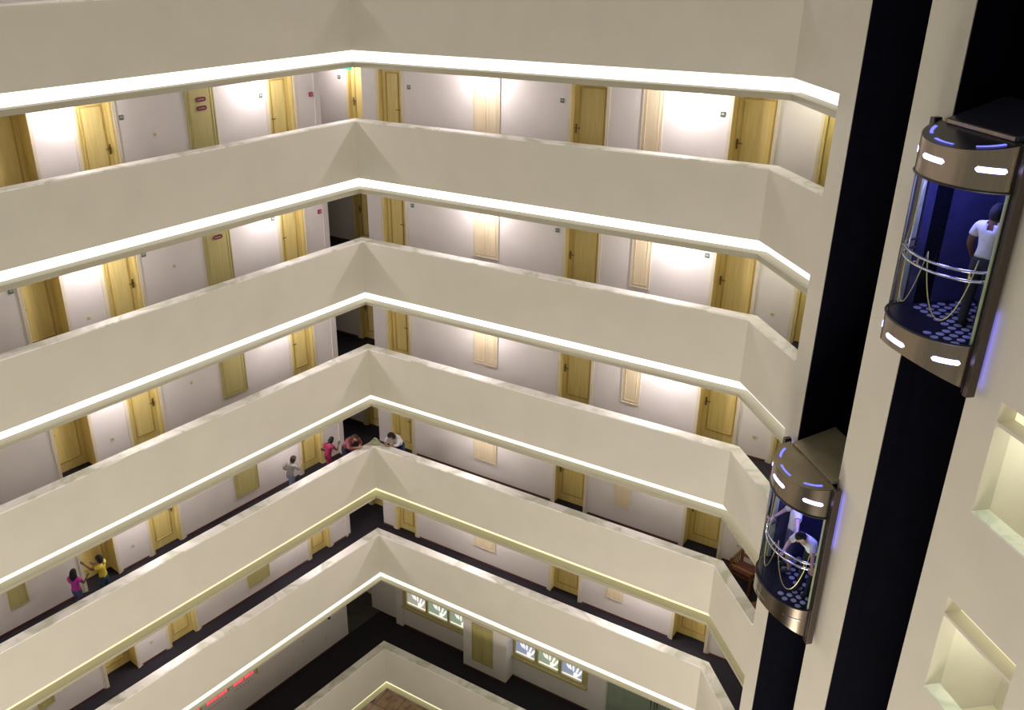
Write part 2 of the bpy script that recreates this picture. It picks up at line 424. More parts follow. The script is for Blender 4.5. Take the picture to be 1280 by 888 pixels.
# ================================================================ DOORS
def make_door(wd, rec, side, bottom=True):
    """local x along wall (0 = left edge), y into the wall, z up; side = -1 handle left"""
    r = empty('door_1')
    mb = MB()
    for x0, x1 in ((-.045, 0.0), (wd, wd + .045)): mb.box(x0, x1, -.022, .0, 0, DH + .05)
    mb.box(0.0, wd, -.022, .0, DH, DH + .05)
    for x0, x1 in ((0, .035), (wd - .035, wd)): mb.box(x0, x1, -.022, 0.004, 0, DH)
    mb.obj('casing', CREAMW, r, bevel=.004)
    mb = MB()
    if rec < .2:
        for x0, x1 in ((.035, .085), (wd - .085, wd - .035)): mb.box(x0, x1, -.008, rec + .04, 0, DH)
    mb.box(0, .02, 0, rec + .06, 0, DH).box(wd - .02, wd, 0, rec + .06, 0, DH).box(0, wd, 0, rec + .06, DH - .02, DH)
    jm = mb.obj('jamb', AMBER, r)
    x0, x1 = (.086, wd - .086) if rec < .2 else (.022, wd - .022)
    lf = MB().box(x0, x1, rec, rec + .045, .012, DH - .025).obj('door_leaf', AMBER, r, bevel=.004)
    # raised moulding ring around one tall panel
    m = .115
    a0, a1, b0, b1 = x0 + m, x1 - m, .24, DH - .17
    mb = MB(); t = .034
    for q in ((a0, a1, b0, b0 + t), (a0, a1, b1 - t, b1), (a0, a0 + t, b0 + t, b1 - t), (a1 - t, a1, b0 + t, b1 - t)):
        mb.box(q[0], q[1], rec - .024, rec, q[2], q[3])
    mb.obj('panel_moulding', AMBERD, lf, bevel=.004)
    MB().box(a0 + t, a1 - t, rec - .004, rec, b0 + t, b1 - t).obj('inner_panel', AMBER, lf)
    hx = x0 + .06 if side < 0 else x1 - .06
    mb = MB().box(hx - .022, hx + .022, rec - .008, rec, .87, 1.08)
    hd = mb.obj('handle_plate', BRASS, lf, bevel=.003)
    d = 1 if side < 0 else -1
    mb = MB().tube([(hx, rec, 1.0), (hx, rec - .055, 1.0), (hx + d * .03, rec - .06, 1.0), (hx + d * .12, rec - .055, 1.0)], .013)
    mb.obj('door_handle', BRASS, lf, smooth=True)
    return r
for i in list(range(0)): pass
DSPEC = [('L', 0, 1), ('L', 1, 1), ('L', 2, 1), ('R', 0, 1), ('R', 1, 1), ('R', 2, 1), ('R', 3, 1)]
DNAME = {('L', 0): 'door of the left wing nearest the corner', ('L', 1): 'middle door of the left wing', ('L', 2): 'deep-set door of the left wing, farthest from the corner',
         ('R', 0): 'middle-wing door beside the corner', ('R', 1): 'middle-wing door between the cabinets', ('R', 2): 'middle-wing door right of the single cabinet', ('R', 3): 'rightmost door, behind the lift side'}
HS = {('L', 0): -1, ('L', 1): 1, ('L', 2): -1, ('R', 0): 1, ('R', 1): -1, ('R', 2): -1, ('R', 3): 1}
proto = {}
def place_door(key, wg, sl, off, k, wd, rec, side, label):
    loc = W(wg, sl, off, flo(k))
    kk = (round(wd, 2), rec, side)
    if kk not in proto: proto[kk] = o = make_door(wd, rec, side)
    else: o = dup(proto[kk], (0, 0, 0), 0)
    o.location = loc; o.rotation_euler = (0, 0, ROT[wg])
    tag(o, label, 'door', 'amber hotel doors', 'structure')
    return o
for k in range(1, 6):
    for i, (a, b, rec) in enumerate(DOORS_L):
        if i == 3: continue
        place_door(('L', i), 'L', b, 1.68, k, b - a, rec, HS[('L', i)], 'amber panelled %s, %s' % (DNAME[('L', i)], fn(k)))
    for i, (a, b, rec) in enumerate(DOORS_R):
        place_door(('R', i), 'R', a, 1.60, k, b - a, rec, HS[('R', i)], 'amber panelled %s, %s' % (DNAME[('R', i)], fn(k)))
    place_door('H', 'R', -2.12, 2.22, k, .84, .12, -1, 'door just inside the hall at the corner, %s' % fn(k))

# ================================================================ CABINETS, HATCHES, PLATES
def make_cab(wd, n, h, name='wall_cabinet', mat=PEACH):
    r = empty(name)
    mb = MB()
    mb.box(0, wd, -.03, 0.0, 0, .03).box(0, wd, -.03, 0.0, h - .03, h).box(0, .03, -.03, 0.0, .03, h - .03).box(wd - .03, wd, -.03, 0.0, .03, h - .03)
    mb.box(.03, wd - .03, -.008, 0.0, .03, h - .03)
    mb.obj('frame', CREAMW if mat is PEACH else mat, r, bevel=.003)
    w1 = (wd - .06) / n
    for i in range(n):
        x0 = .03 + i * w1 + .009; x1 = .03 + (i + 1) * w1 - .009
        p = MB().box(x0, x1, -.024, -.008, .035, h - .035).obj('cabinet_door', mat, r, bevel=.003)
        mb = MB(); m = .05; t = .014
        for q in ((x0 + m, x1 - m, .09, .09 + t), (x0 + m, x1 - m, h - .09 - t, h - .09), (x0 + m, x0 + m + t, .09 + t, h - .09 - t), (x1 - m - t, x1 - m, .09 + t, h - .09 - t)):
            mb.box(q[0], q[1], -.034, -.024, q[2], q[3])
        mb.obj('moulding', mat, p)
    return r
cabA, cabB, hatch, cabC = make_cab(.76, 2, 1.5), make_cab(.48, 1, 1.5), make_cab(.76, 1, 1.72, 'service_hatch', SERV), make_cab(.42, 1, 1.0, 'wall_cabinet', SERV)
first = set()
def put(proto_o, wg, s, off, z, label, cat, group):
    if proto_o.name in first: o = dup(proto_o, (0, 0, 0), 0)
    else: o = proto_o; first.add(proto_o.name)
    o.location = W(wg, s, off, z); o.rotation_euler = (0, 0, ROT[wg])
    return tag(o, label, cat, group)
for k in range(1, 6):
    put(cabA, 'R', 2.32, 1.60, flo(k) + .56, 'pale two-door wall cabinet in the middle wing, %s' % fn(k), 'cabinet', 'two-door wall cabinets')
    put(cabB, 'R', 6.60, 1.60, flo(k) + .56, 'narrow pale wall cabinet in the middle wing, %s' % fn(k), 'cabinet', 'narrow wall cabinets')
    put(hatch, 'L', 3.54, 1.68, flo(k) + .34, 'olive service hatch in the left wing, %s' % fn(k), 'hatch', 'service hatches')
    put(cabC, 'L', 9.64, 1.68, flo(k) + .55, 'small olive wall hatch at the far left, %s' % fn(k), 'hatch', 'small wall hatches')
cabM = make_cab(.77, 2, 1.5, 'wall_cabinet', SERV)
put(cabM, 'R', 2.23, 1.63, flo(6) + .40, 'olive two-door cabinet on the pilaster of the lowest gallery', 'cabinet', None)
# room-number plates
def plate():
    r = empty('room_sign')
    MB().box(-.05, .05, -.012, 0, -.05, .05).obj('plate', PLATE, r, bevel=.003)
    MB().box(-.032, .032, -.015, -.012, -.012, .03).obj('number_field', PLATEG, r)
    return r
def plate_alarm():
    r = empty('fire_call_point')
    MB().box(-.055, .055, -.04, 0, -.055, .055).obj('housing', REDP, r, bevel=.008)
    MB().box(-.03, .03, -.046, -.04, -.03, .03).obj('button_window', PINKT, r)
    return r
def socket():
    r = empty('wall_socket')
    MB().box(-.045, .045, -.012, 0, -.045, .045).obj('plate', WHITEP, r, bevel=.003)
    MB().lathe([(.03, -.015), (.03, -.012), (.02, -.0125)], 14, axis='y').obj('outlet', SERV, r)
    return r
def warn():
    r = empty('warning_plate')
    x, h = .13, .05
    pts = []
    for cx, a0 in ((x - h, -90), (-x + h, 90)):
        for j in range(7):
            a = math.radians(a0 + j * 30); pts.append((cx + h * math.cos(a), h * math.sin(a)))
    MB().rings([[(p[0], 0, p[1]) for p in pts], [(p[0], -.012, p[1]) for p in pts]]).obj('plate', MAROON, r)
    mb = MB(); xx = -.095
    for j, wd in enumerate((.02, .012, .022, .016, .02, .012, .02)):
        mb.box(xx, xx + wd, -.015, -.012, -.018, .018 if j % 2 else .014); xx += wd + .009
    mb.obj('lettering', PINKT, r)
    return r
P_S, P_A, P_K, P_W = plate(), plate_alarm(), socket(), warn()
for k in range(1, 6):
    for s, wg, nm in ((1.45, 'L', 'left of the left-wing door nearest the corner'), (5.11, 'L', 'right of the middle left-wing door'), (8.10, 'L', 'left of the deep-set left-wing door'),
                      (.43, 'R', 'right of the middle-wing door beside the corner'), (4.69, 'R', 'left of the middle-wing door between the cabinets'), (8.33, 'R', 'left of the door right of the single cabinet')):
        put(P_S, wg, s, OFFW[wg], flo(k) + 1.60, 'small dark room-number plate %s, %s' % (nm, fn(k)), 'sign', 'room-number plates')
    put(P_A, 'L', -.09, 1.68, flo(k) + 1.45, 'red fire call point by the corner, %s' % fn(k), 'alarm', 'fire call points')
    put(P_K, 'L', 4.39, 1.68, flo(k) + 1.14, 'small switch plate between hatch and middle door, %s' % fn(k), 'switch', 'wall switches')
    put(P_K, 'L', 6.62, 1.68, flo(k) + .55, 'low wall socket between two left-wing doors, %s' % fn(k), 'socket', 'low wall sockets')
    put(P_K, 'R', 9.86, 1.60, flo(k) + .56, 'low wall socket near the rightmost door, %s' % fn(k), 'socket', 'low wall sockets')
    put(P_W, 'L', 3.14, 1.645, flo(k) + 1.73, 'upper maroon warning plate on the service hatch, %s' % fn(k), 'sign', 'maroon warning plates')
    put(P_W, 'L', 3.14, 1.645, flo(k) + 1.54, 'lower maroon warning plate on the service hatch, %s' % fn(k), 'sign', 'maroon warning plates')
put(P_S, 'R', -2.35, 2.22, flo(1) + 1.6, 'small plate on the lit white wall at the corner, top row of doors', 'sign', 'room-number plates')

# corridor downlights: a trim ring, a glowing disc and its lamp
def downlight(wg, s, off, k, power, label, col=(1, .93, .86), zc=None):
    z = (top(k - 1) - PAR - .38) if zc is None else zc
    r = empty('downlight', W(wg, s, off, z), ROT[wg])
    MB().lathe([(.085, -.012), (.085, 0), (.06, 0), (.06, -.012)], 20).obj('trim_ring', WHITEP, r)
    MB().lathe([(.058, -.006), (.058, -.002)], 20).obj('lamp_disc', DLAMP, r)
    ld = bpy.data.lights.new('lamp', 'POINT'); ld.energy = power; ld.shadow_soft_size = .09; ld.color = col
    lo = bpy.data.objects.new('lamp', ld); C.objects.link(lo); lo.parent = r; lo.location = (0, 0, -.075)
    tag(r, label, 'light', 'corridor downlights')
LSP = [(0, 'R', 2.72, 1.05, 38.0, (1, 0.92, 0.95)), (0, 'R', 7.75, 1.05, 47.0, (1, 0.92, 0.95)), (0, 'L', 1.65, 1.12, 35.0, (1, 0.92, 0.95)), (0, 'L', 6.45, 1.12, 37.0, (1, 0.92, 0.95)), (0, 'L', 11.2, 1.12, 25.0, (1, 0.92, 0.95)), (1, 'R', 2.72, 1.05, 76, (1, 0.92, 0.95)), (1, 'R', 7.75, 1.05, 94, (1, 0.92, 0.95)), (1, 'L', 1.65, 1.12, 70, (1, 0.92, 0.95)), (1, 'L', 6.45, 1.12, 74, (1, 0.92, 0.95)), (1, 'L', 11.2, 1.12, 50, (1, 0.92, 0.95)), (2, 'R', 2.72, 1.05, 76, (1, 0.92, 0.95)), (2, 'R', 7.75, 1.05, 94, (1, 0.92, 0.95)), (2, 'L', 1.65, 1.12, 70, (1, 0.92, 0.95)), (2, 'L', 6.45, 1.12, 74, (1, 0.92, 0.95)), (2, 'L', 11.2, 1.12, 50, (1, 0.92, 0.95)), (3, 'R', 2.72, 1.05, 76, (1, 0.92, 0.95)), (3, 'R', 7.75, 1.05, 94, (1, 0.92, 0.95)), (3, 'L', 1.65, 1.12, 70, (1, 0.92, 0.95)), (3, 'L', 6.45, 1.12, 74, (1, 0.92, 0.95)), (3, 'L', 11.2, 1.12, 50, (1, 0.92, 0.95)), (4, 'R', 2.72, 1.05, 76, (1, 0.92, 0.95)), (4, 'R', 7.75, 1.05, 20, (1, 0.92, 0.95)), (4, 'L', 1.65, 1.12, 70, (1, 0.92, 0.95)), (4, 'L', 6.45, 1.12, 74, (1, 0.92, 0.95)), (4, 'L', 11.2, 1.12, 40, (1, 0.92, 0.95)), (5, 'R', 2.72, 1.05, 76, (1, 0.92, 0.95)), (5, 'R', 7.75, 1.05, 94, (1, 0.92, 0.95)), (5, 'L', 1.65, 1.12, 70, (1, 0.92, 0.95)), (5, 'L', 6.45, 1.12, 74, (1, 0.92, 0.95)), (5, 'L', 11.2, 1.12, 50, (1, 0.92, 0.95)), (1, 'R', -1.9, 1.75, 60, (1, 0.92, 0.95)), (5, 'R', -1.9, 1.2, 8, (1, 0.92, 0.95)), (1, 'E', 7.3, 1.3, 48, (0.96, 1, 0.72)), (2, 'E', 7.3, 1.3, 48, (0.96, 1, 0.72)), (3, 'E', 7.3, 1.3, 48, (0.96, 1, 0.72)), (1, 'R', 10.3, 0.8, 28, (1, 0.96, 0.76)), (2, 'R', 10.3, 0.8, 28, (1, 0.96, 0.76)), (3, 'R', 10.3, 0.8, 28, (1, 0.96, 0.76)), (4, 'R', 10.3, 0.8, 14, (1, 0.96, 0.76)), (5, 'R', 10.3, 0.8, 14, (1, 0.96, 0.76)), (6, 'R', 5, 1.2, 9, (0.9, 1, 0.8))]
WHERE = {('R', 2.72): 'above the two-door cabinet', ('R', 7.75): 'left of the right-hand door', ('L', 1.65): 'beside the left-wing door nearest the corner',
         ('L', 6.45): 'between two left-wing doors', ('L', 11.2): 'at the far left', ('R', -1.9): 'in the hall behind the corner', ('R', 10.3): 'over the rightmost door',
         ('E', 7.3): 'behind the opening right of the lifts', ('R', 5): 'in the middle of the gallery'}
for k, wg, s, off, p_, c_ in LSP:
    downlight(wg, s, off, k, p_, 'round downlight %s, %s' % (WHERE[(wg, s)], fn(k)), c_)

# ================================================================ LIFT CABS
def cab(sc, zrear, zring_top, zring_bot, zbot, name, label, cat, low_on=True, hood_mat=BRONZED, roof_mat=BRONZE):
    """origin at the cab floor, x along the lift wall, y into the shaft, z up"""
    zf = zring_bot - .02
    root = empty('lift_cab', W('E', sc, -.12, zf), ROT['E'])
    tag(root, label, 'elevator', 'panoramic lift cabs')
    A, B = .80, .55
    N = 32
    def P(t, z, sx=1, sy=1): return (-A * sx * math.cos(t), -B * sy * math.sin(t), z - zf)
    ts = [PI * i / N for i in range(N + 1)]
    def band(t0, t1, za, zb_, th=.03, slope_t=0, slope_b=0, n=N):
        rs = []
        for i in range(n + 1):
            t = t0 + (t1 - t0) * i / n
            zt_, zl = za - slope_t * math.sin(t), zb_ + slope_b * math.sin(t)
            a, b = (A - th) / A, (B - th) / B
            rs.append([P(t, zt_), P(t, zl), P(t, zl, a, b), P(t, zt_, a, b)])
        return MB().rings(rs)
    # shell bands
    o1 = band(0, PI, zrear, zring_top, slope_t=.14).obj('upper_band', BRONZE, root, smooth=False)
    o2 = band(0, PI, zring_bot, zbot, slope_b=.26).obj('lower_band', BRONZE, root)
    for o in (o1, o2):
        for p in o.data.polygons: p.use_smooth = abs(p.normal.z) < .5
        md = o.modifiers.new('edge', 'EDGE_SPLIT'); md.split_angle = .6
    # black gaskets
    def gasket(z):
        return MB().tube([P(t, z, 1.005, 1.005) for t in ts], .016, 6)
    gasket(zring_top).obj('gasket', BLACK, root); gasket(zring_bot).obj('gasket', BLACK, root)
    # roof plate, follows the sloping top edge
    mb = MB(); top_ = [P(t, zrear - .14 * math.sin(t), .985, .985) for t in ts]
    bot_ = [(x, y, z - .03) for x, y, z in top_]
    mb.rings([bot_, top_]).obj('roof_plate', roof_mat, root)
    bt = [P(t, zbot + .26 * math.sin(t) + .02, .97, .97) for t in ts]
    MB().rings([bt, [(x, y, z + .02) for x, y, z in bt]]).obj('underside', BRONZED, root)
    # glass drum
    a, b = (A - .02) / A, (B - .02) / B
    rs = [[P(t, zring_top, a, b), P(t, zring_bot, a, b)] for t in ts]
    g = MB().rings(rs, cap=False, close=False).obj('curved_glass', GLASS, root, smooth=True, fix=False)
    for s_ in (-1, 1):
        MB().box(s_ * .775 - .012, s_ * .775 + .012, -.09, -.02, zring_bot - zf, zring_top - zf).obj('glass_edge', GEDGE, root)
        # tall side frames
        MB().box(s_ * .865 - .045, s_ * .865 + .045, -.07, .05, zbot - .05 - zf, zrear + .03 - zf).obj('side_frame', BRONZED, root, bevel=.01)
        MB().box(s_ * .808 - .008, s_ * .808 + .008, -.075, .04, zbot - .02 - zf, zrear - zf).obj('seal_strip', BLACK, root)
        MB().box(s_ * .865 - .025, s_ * .865 + .025, .051, .062, *(((zrear - 1.15 - zf), (zrear - .05 - zf)) if not low_on else ((zbot + .05 - zf), (zbot + 1.1 - zf)))).obj('edge_lamp', BLUEW, root)
    # back enclosure: rear wall, side panels, ceiling, floor
    D = 1.05
    MB().box(-.78, .78, D, D + .04, 0, zring_top - zf + .1).obj('back_wall', CABIN, root)
    for s_ in (-1, 1):
        MB().box(s_ * .755 - .015, s_ * .755 + .015, .0, D - .002, .002, zring_top - zf + .1).obj('side_panel', CABIN, root)
    for x in (-.39, 0, .39):
        MB().box(x - .01, x + .01, D - .012, D, .05, zring_top - zf).obj('panel_joint', BLACK, root)
    pl = [P(t, zring_top + .05, .95, .95) for t in ts] + [(.78, D, zring_top + .05 - zf), (-.78, D, zring_top + .05 - zf)]
    MB().rings([pl, [(x, y, z + .02) for x, y, z in pl]]).obj('cab_ceiling', CABIN, root)
    for x, y in ((-.45, -.1), (.45, -.1), (-.3, .6), (.3, .6)):
        MB().lathe([(.09, 0), (.09, .02)], 18, c=(x, y, zring_top + .028 - zf)).obj('ceiling_spot', BLUEL if y > 0 else GEDGE, root)
    ld = bpy.data.lights.new('cab_lamp', 'POINT'); ld.energy = 26; ld.color = (.24, .24, 1); ld.shadow_soft_size = .12
    lo = bpy.data.objects.new('cab_lamp', ld); C.objects.link(lo); lo.parent = root; lo.location = (.1, .05, zring_top - zf - .12)
    ld = bpy.data.lights.new('cab_lamp', 'POINT'); ld.energy = 12; ld.color = (.28, .26, 1); ld.shadow_soft_size = .1
    lo = bpy.data.objects.new('cab_lamp', ld); C.objects.link(lo); lo.parent = root; lo.location = (-.2, -.2, zring_top - zf - .15)
    fl = [P(t, zring_bot - .0, .96, .96) for t in ts] + [(.78, D, zring_bot - zf), (-.78, D, zring_bot - zf)]
    fo = MB().rings([[(x, y, -.03) for x, y, z in fl], [(x, y, 0) for x, y, z in fl]]).obj('cab_floor', CABINF, root)
    me = None
    for j in range(10):
        for i in range(9):
            x = -.60 + i * .15; y = -.32 + j * .135
            if (x / .70) ** 2 + (min(0, y) / .44) ** 2 > .95: continue
            if y < -.02 and x < .25: continue
            if me is None:
                t = MB().lathe([(.052, 0), (.052, .006), (.04, .01)], 10).obj('floor_stud', CTILE, fo); me = t.data
            else:
                t = bpy.data.objects.new('floor_stud', me); C.objects.link(t); t.parent = fo
            t.location = (x + (.035 if j % 2 else -.035), y, 0)
    # double handrail following the glass
    for z, nm in ((.96, 'upper'), (.84, 'lower')):
        MB().tube([P(t, zf + z, .90, .86) for t in ts], .021, 8).obj('handrail', STEEL, root, smooth=True)
    for t in (.15 * PI, .5 * PI, .85 * PI):
        x, y, _ = P(t, 0, .90, .86); x2, y2, _ = P(t, 0, .98, .97)
        MB().tube([(x, y, .84), (x, y, .96)], .012, 6).tube([(x, y, .90), (x2, y2, .90)], .010, 6).obj('rail_bracket', GOLD, root)
    # gilt cord: from the ceiling edge, swagged twice along the glass
    path = []
    for i in range(49):
        u = i / 48; t = PI * (.10 + .80 * u)
        zz = (zring_top - zf) - .06 - (u / .12) * 1.0 if u < .12 else 0
        if u >= .12:
            q = (u - .12) / .88 * 2; q = q - int(q) if q < 2 else 1
            zz = .98 + .12 - .85 * (4 * q * (1 - q)) ** .8
        path.append(P(t, zf + zz, .84, .80))
    MB().tube(path, .008, 6).obj('gilt_cord', GOLD, root, smooth=True)
    # pill lamps on the bands and slots in the roof
    def pill(t0, t1, z, hgt, mat, nm, slope=0):
        rs = []; n = 14
        for i in range(n + 1):
            u = i / n; t = PI * (t0 + (t1 - t0) * u)
            e = min(u, 1 - u) * (t1 - t0) * PI * .7
            hh = hgt * (1 if e > hgt else math.sqrt(max(.02, 1 - (1 - e / hgt) ** 2)))
            q = 1.012; rs.append([P(t, z + hh, q, q), P(t, z - hh, q, q), P(t, z - hh, .99, .99), P(t, z + hh, .99, .99)])
        MB().rings(rs).obj(nm, mat, root)
    zm = (zrear - .1 + zring_top) / 2 + .02; zl = (zring_bot + zbot + .2) / 2 - .03
    for t0, t1 in ((.10, .26), (.40, .57), (.74, .91)):
        pill(t0, t1, zm, .032, BLUEL, 'band_lamp')
        if low_on: pill(t0, t1, zl, .032, BLUEL, 'band_lamp')
        else: pill(t0, t1, zl, .012, STEEL, 'band_slot')
    for t0, t1 in ((.12, .28), (.40, .57), (.72, .90)):
        rs = []
        for i in range(11):
            t = PI * (t0 + (t1 - t0) * i / 10); z = zrear - .14 * .83 * math.sin(t) + .012
            p, q = P(t, z, .86, .86), P(t, z, .80, .80)
            rs.append([p, q, (q[0], q[1], q[2] - .01), (p[0], p[1], p[2] - .01)])
        MB().rings(rs).obj('roof_lamp', BLUED, root)
    # machinery hood rising into the shaft, with an upper box
    zr = zrear - zf
    mb = MB()
    prof = [(-.02, zr + .0), (-.02, zr + .05), (.75, zr + .30), (.75, zr)]
    mb.rings([[(-.66, y, z) for y, z in prof], [(.66, y, z) for y, z in prof]])
    mb.obj('roof_hood', hood_mat, root, bevel=.008)
    MB().box(-.62, .62, -.035, -.021, zr + .0, zr + .045).obj('hood_edge_trim', BRONZE, root)
    MB().box(-.05, .62, .70, 1.05, zr, zr + .62).obj('upper_box', hood_mat, root, bevel=.01)
    MB().box(-.3, .3, 1.06, 1.30, zr - 2.0, zr + 1.2).obj('sling_frame', BRONZED, root)
    for x in (-.12, -.04, .04, .12):
        MB().tube([(x, 1.18, zr + 1.2), (x, 1.18, ZT - zf - .1)], .008, 6).obj('hoist_rope', BLACK, root)
    return root, zf
zz = LIFT
CAB2, ZF2 = cab(5.43, zz - 2.15, zz - 2.72, zz - 4.66, zz - 5.28, 'lift_cab',
                'higher bronze and glass lift cab in the right shaft, lower band lamps lit', 'elevator', True, ROOFD, ROOFD)
CAB1, ZF1 = cab(3.18, zz - 8.22, zz - 8.80, zz - 10.74, zz - 11.36, 'lift_cab',
                'lower bronze and glass lift cab in the left shaft, lower band lamps off', 'elevator', False, HOODB, HOODB)

# ================================================================ PEOPLE
def skinmat(n, c): return paint(n, c, .5, .05, 20, 0)
SKIN_T = skinmat('skin_tan', (.42, .22, .13)); SKIN_D = skinmat('skin_brown', (.16, .075, .045)); SKIN_L = skinmat('skin_light', (.52, .33, .25))
HAIRD = paint('dark_hair', (.006, .005, .005), .9, .3, 60, .1); HAIRB = paint('brown_hair', (.035, .015, .008), .9, .3, 60, .1)
EYEM = paint('eye_dark', (.02, .015, .012), .2, 0, 5, 0); LIPM = paint('lip_colour', (.32, .10, .09), .4, 0, 5, 0)
def cloth(n, c): return paint(n, c, .85, .08, 14, .06)
SHOE = cloth('dark_shoe', (.03, .03, .035))
def person(name, loc, rz, h, skin, shirt, legs, hair, pose, label, long_hair=False, sleeve=.55, leglen=1.0, lean=0.0, extra_shirt=None, head_turn=0, group=None, head_dir=None):
    """local: x = own right, y = facing, z up. All lengths for a 1.7 m body, scaled by h/1.7. pose overrides joints."""
    J = dict(pelvis=(0, 0, .93), waist=(0, .0, 1.08), chest=(0, 0, 1.27), neck=(0, .0, 1.43), head=(0, .02, 1.53), crown=(0, .02, 1.63),
             shl=(-.17, 0, 1.38), shr=(.17, 0, 1.38), ell=(-.23, -.03, 1.12), elr=(.23, -.03, 1.12), wrl=(-.25, .03, .88), wrr=(.25, .03, .88),
             hpl=(-.09, 0, .90), hpr=(.09, 0, .90), knl=(-.10, .02, .49), knr=(.10, .02, .49), anl=(-.10, -.02, .08), anr=(.10, -.02, .08),
             tol=(-.11, .14, .03), tor=(.11, .14, .03))
    J.update(pose)
    V = {k: Vector(v) for k, v in J.items()}
    R = dict(pelvis=.12, waist=.105, chest=.125, neck=.052, head=.078, crown=.05, shl=.062, shr=.062, ell=.042, elr=.042, wrl=.027, wrr=.027,
             hpl=.088, hpr=.088, knl=.058, knr=.058, anl=.038, anr=.038, tol=.032, tor=.032)
    E = [('pelvis', 'waist'), ('waist', 'chest'), ('chest', 'neck'), ('neck', 'head'), ('head', 'crown'), ('chest', 'shl'), ('chest', 'shr'), ('shl', 'ell'), ('shr', 'elr'),
         ('ell', 'wrl'), ('elr', 'wrr'), ('pelvis', 'hpl'), ('pelvis', 'hpr'), ('hpl', 'knl'), ('hpr', 'knr'), ('knl', 'anl'), ('knr', 'anr'), ('anl', 'tol'), ('anr', 'tor')]
    # hands: palm + five fingers
    for sd, m in (('l', -1), ('r', 1)):
        w_, e_ = V['wr' + sd], V['el' + sd]
        d = (w_ - e_).normalized()
        side = d.cross(Vector((0, 0, 1)))
        if side.length < .2: side = Vector((0, 1, 0)) if abs(d.z) > .9 else Vector((1, 0, 0))
        side.normalize(); side = side * m
        dn = d.cross(side).normalized()
        pm = 'pm' + sd; V[pm] = w_ + d * .06; R[pm] = .026; E.append(('wr' + sd, pm))
        for fi, (o_, L_) in enumerate(((-.030, .060), (-.010, .075), (.010, .070), (.030, .055))):
            a, b = 'f%s%da' % (sd, fi), 'f%s%db' % (sd, fi)
            V[a] = w_ + d * (.10 + .0) + side * o_; V[b] = V[a] + d * L_ * .8 - dn * .02 * m
            R[a] = .0095; R[b] = .008; E += [(pm, a), (a, b)]
        t1, t2 = 't%sa' % sd, 't%sb' % sd
        V[t1] = w_ + d * .05 - side * .045; V[t2] = V[t1] + d * .04 - side * .012
        R[t1] = .011; R[t2] = .009; E += [(pm, t1), (t1, t2)]
    names = list(V); idx = {n: i for i, n in enumerate(names)}
    sc = h / 1.70
    me = bpy.data.meshes.new('body_cage')
    me.from_pydata([tuple(V[n] * sc) for n in names], [(idx[a], idx[b]) for a, b in E], [])
    tmp = bpy.data.objects.new('body_cage', me); C.objects.link(tmp)
    sk = tmp.modifiers.new('skin', 'SKIN'); sk.use_smooth_shade = True
    for n in names:
        v = me.skin_vertices[0].data[idx[n]]; r = R[n] * sc
        v.radius = (r, r * (.80 if n in ('chest', 'waist', 'pelvis') else 1)); v.use_root = (n == 'pelvis')
    sb = tmp.modifiers.new('sub', 'SUBSURF'); sb.levels = 2; sb.render_levels = 2
    dg = bpy.context.evaluated_depsgraph_get(); dg.update()
    ev = tmp.evaluated_get(dg); bme = bpy.data.meshes.new_from_object(ev)
    bpy.data.objects.remove(tmp)
    # label every face by its nearest bone
    segs = [(a, b, V[a] * sc, V[b] * sc) for a, b in E]
    def near(p):
        best = (9, None, 0)
        for a, b, pa, pb in segs:
            d = pb - pa; t = max(0, min(1, (p - pa).dot(d) / max(1e-9, d.dot(d))))
            q = (p - pa - d * t).length / (R[a] * (1 - t) + R[b] * t)
            if q < best[0]: best = (q, (a, b), t)
        return best[1], best[2]
    regs = []
    for f in bme.polygons:
        (a, b), t = near(f.center)
        rg = 'skin'
        if {a, b} <= {'pelvis', 'waist', 'chest', 'shl', 'shr'} : rg = 'shirt'
        elif (a, b) == ('chest', 'neck'): rg = 'shirt' if t < .55 else 'skin'
        elif a in ('shl', 'shr'): rg = 'shirt' if t < sleeve * 1.0 else 'skin'
        elif a in ('ell', 'elr') and sleeve > 1: rg = 'shirt' if t < sleeve - 1 else 'skin'
        if a == 'pelvis' or a in ('hpl', 'hpr') or a in ('knl', 'knr'):
            rg = 'trousers'
            if a == 'pelvis' and b == 'waist': rg = 'shirt' if t > .25 else 'trousers'
            if a in ('hpl', 'hpr') and t > leglen: rg = 'skin'
            if a in ('knl', 'knr') and t > leglen - 1 + .0: rg = 'skin'
            if a in ('knl', 'knr') and leglen >= 2 and t < .92: rg = 'trousers'
        if a in ('anl', 'anr'): rg = 'shoes'
        regs.append(rg)
    root = empty(name, loc, rz); tag(root, label, 'person', group)
    bme.name = 'body'; bme.materials.clear(); bme.materials.append(skin)
    for p in bme.polygons: p.use_smooth = True; p.material_index = 0
    body = bpy.data.objects.new('body', bme); C.objects.link(body); body.parent = root
    def garment(rg, nm, mat, inf):
        fs = [f for f, r_ in zip(bme.polygons, regs) if r_ == rg]
        if not fs: return
        mp = {}; vs = []; ff = []
        for f in fs:
            q = []
            for vi in f.vertices:
                if vi not in mp:
                    mp[vi] = len(vs); v = bme.vertices[vi]; vs.append(v.co + v.normal * inf)
                q.append(mp[vi])
            ff.append(q)
        m2 = MB().add(vs, ff); o = m2.obj(nm, mat, root, smooth=True, fix=False)
        sd = o.modifiers.new('thickness', 'SOLIDIFY'); sd.thickness = .008; sd.offset = -1
    garment('shirt', 'shirt', shirt, .016 * sc); garment('trousers', 'trousers' if leglen >= 1.6 else 'shorts', legs, .014 * sc)
    garment('shoes', 'shoes', SHOE, .008)
    # head with features
    hc = V['head'] * sc; ax = (V['crown'] - V['neck']).normalized()
    fwd = Vector(head_dir).normalized() if head_dir else Vector((0, 1, 0)); fwd = (fwd - ax * fwd.dot(ax)).normalized(); rg_ = fwd.cross(ax)
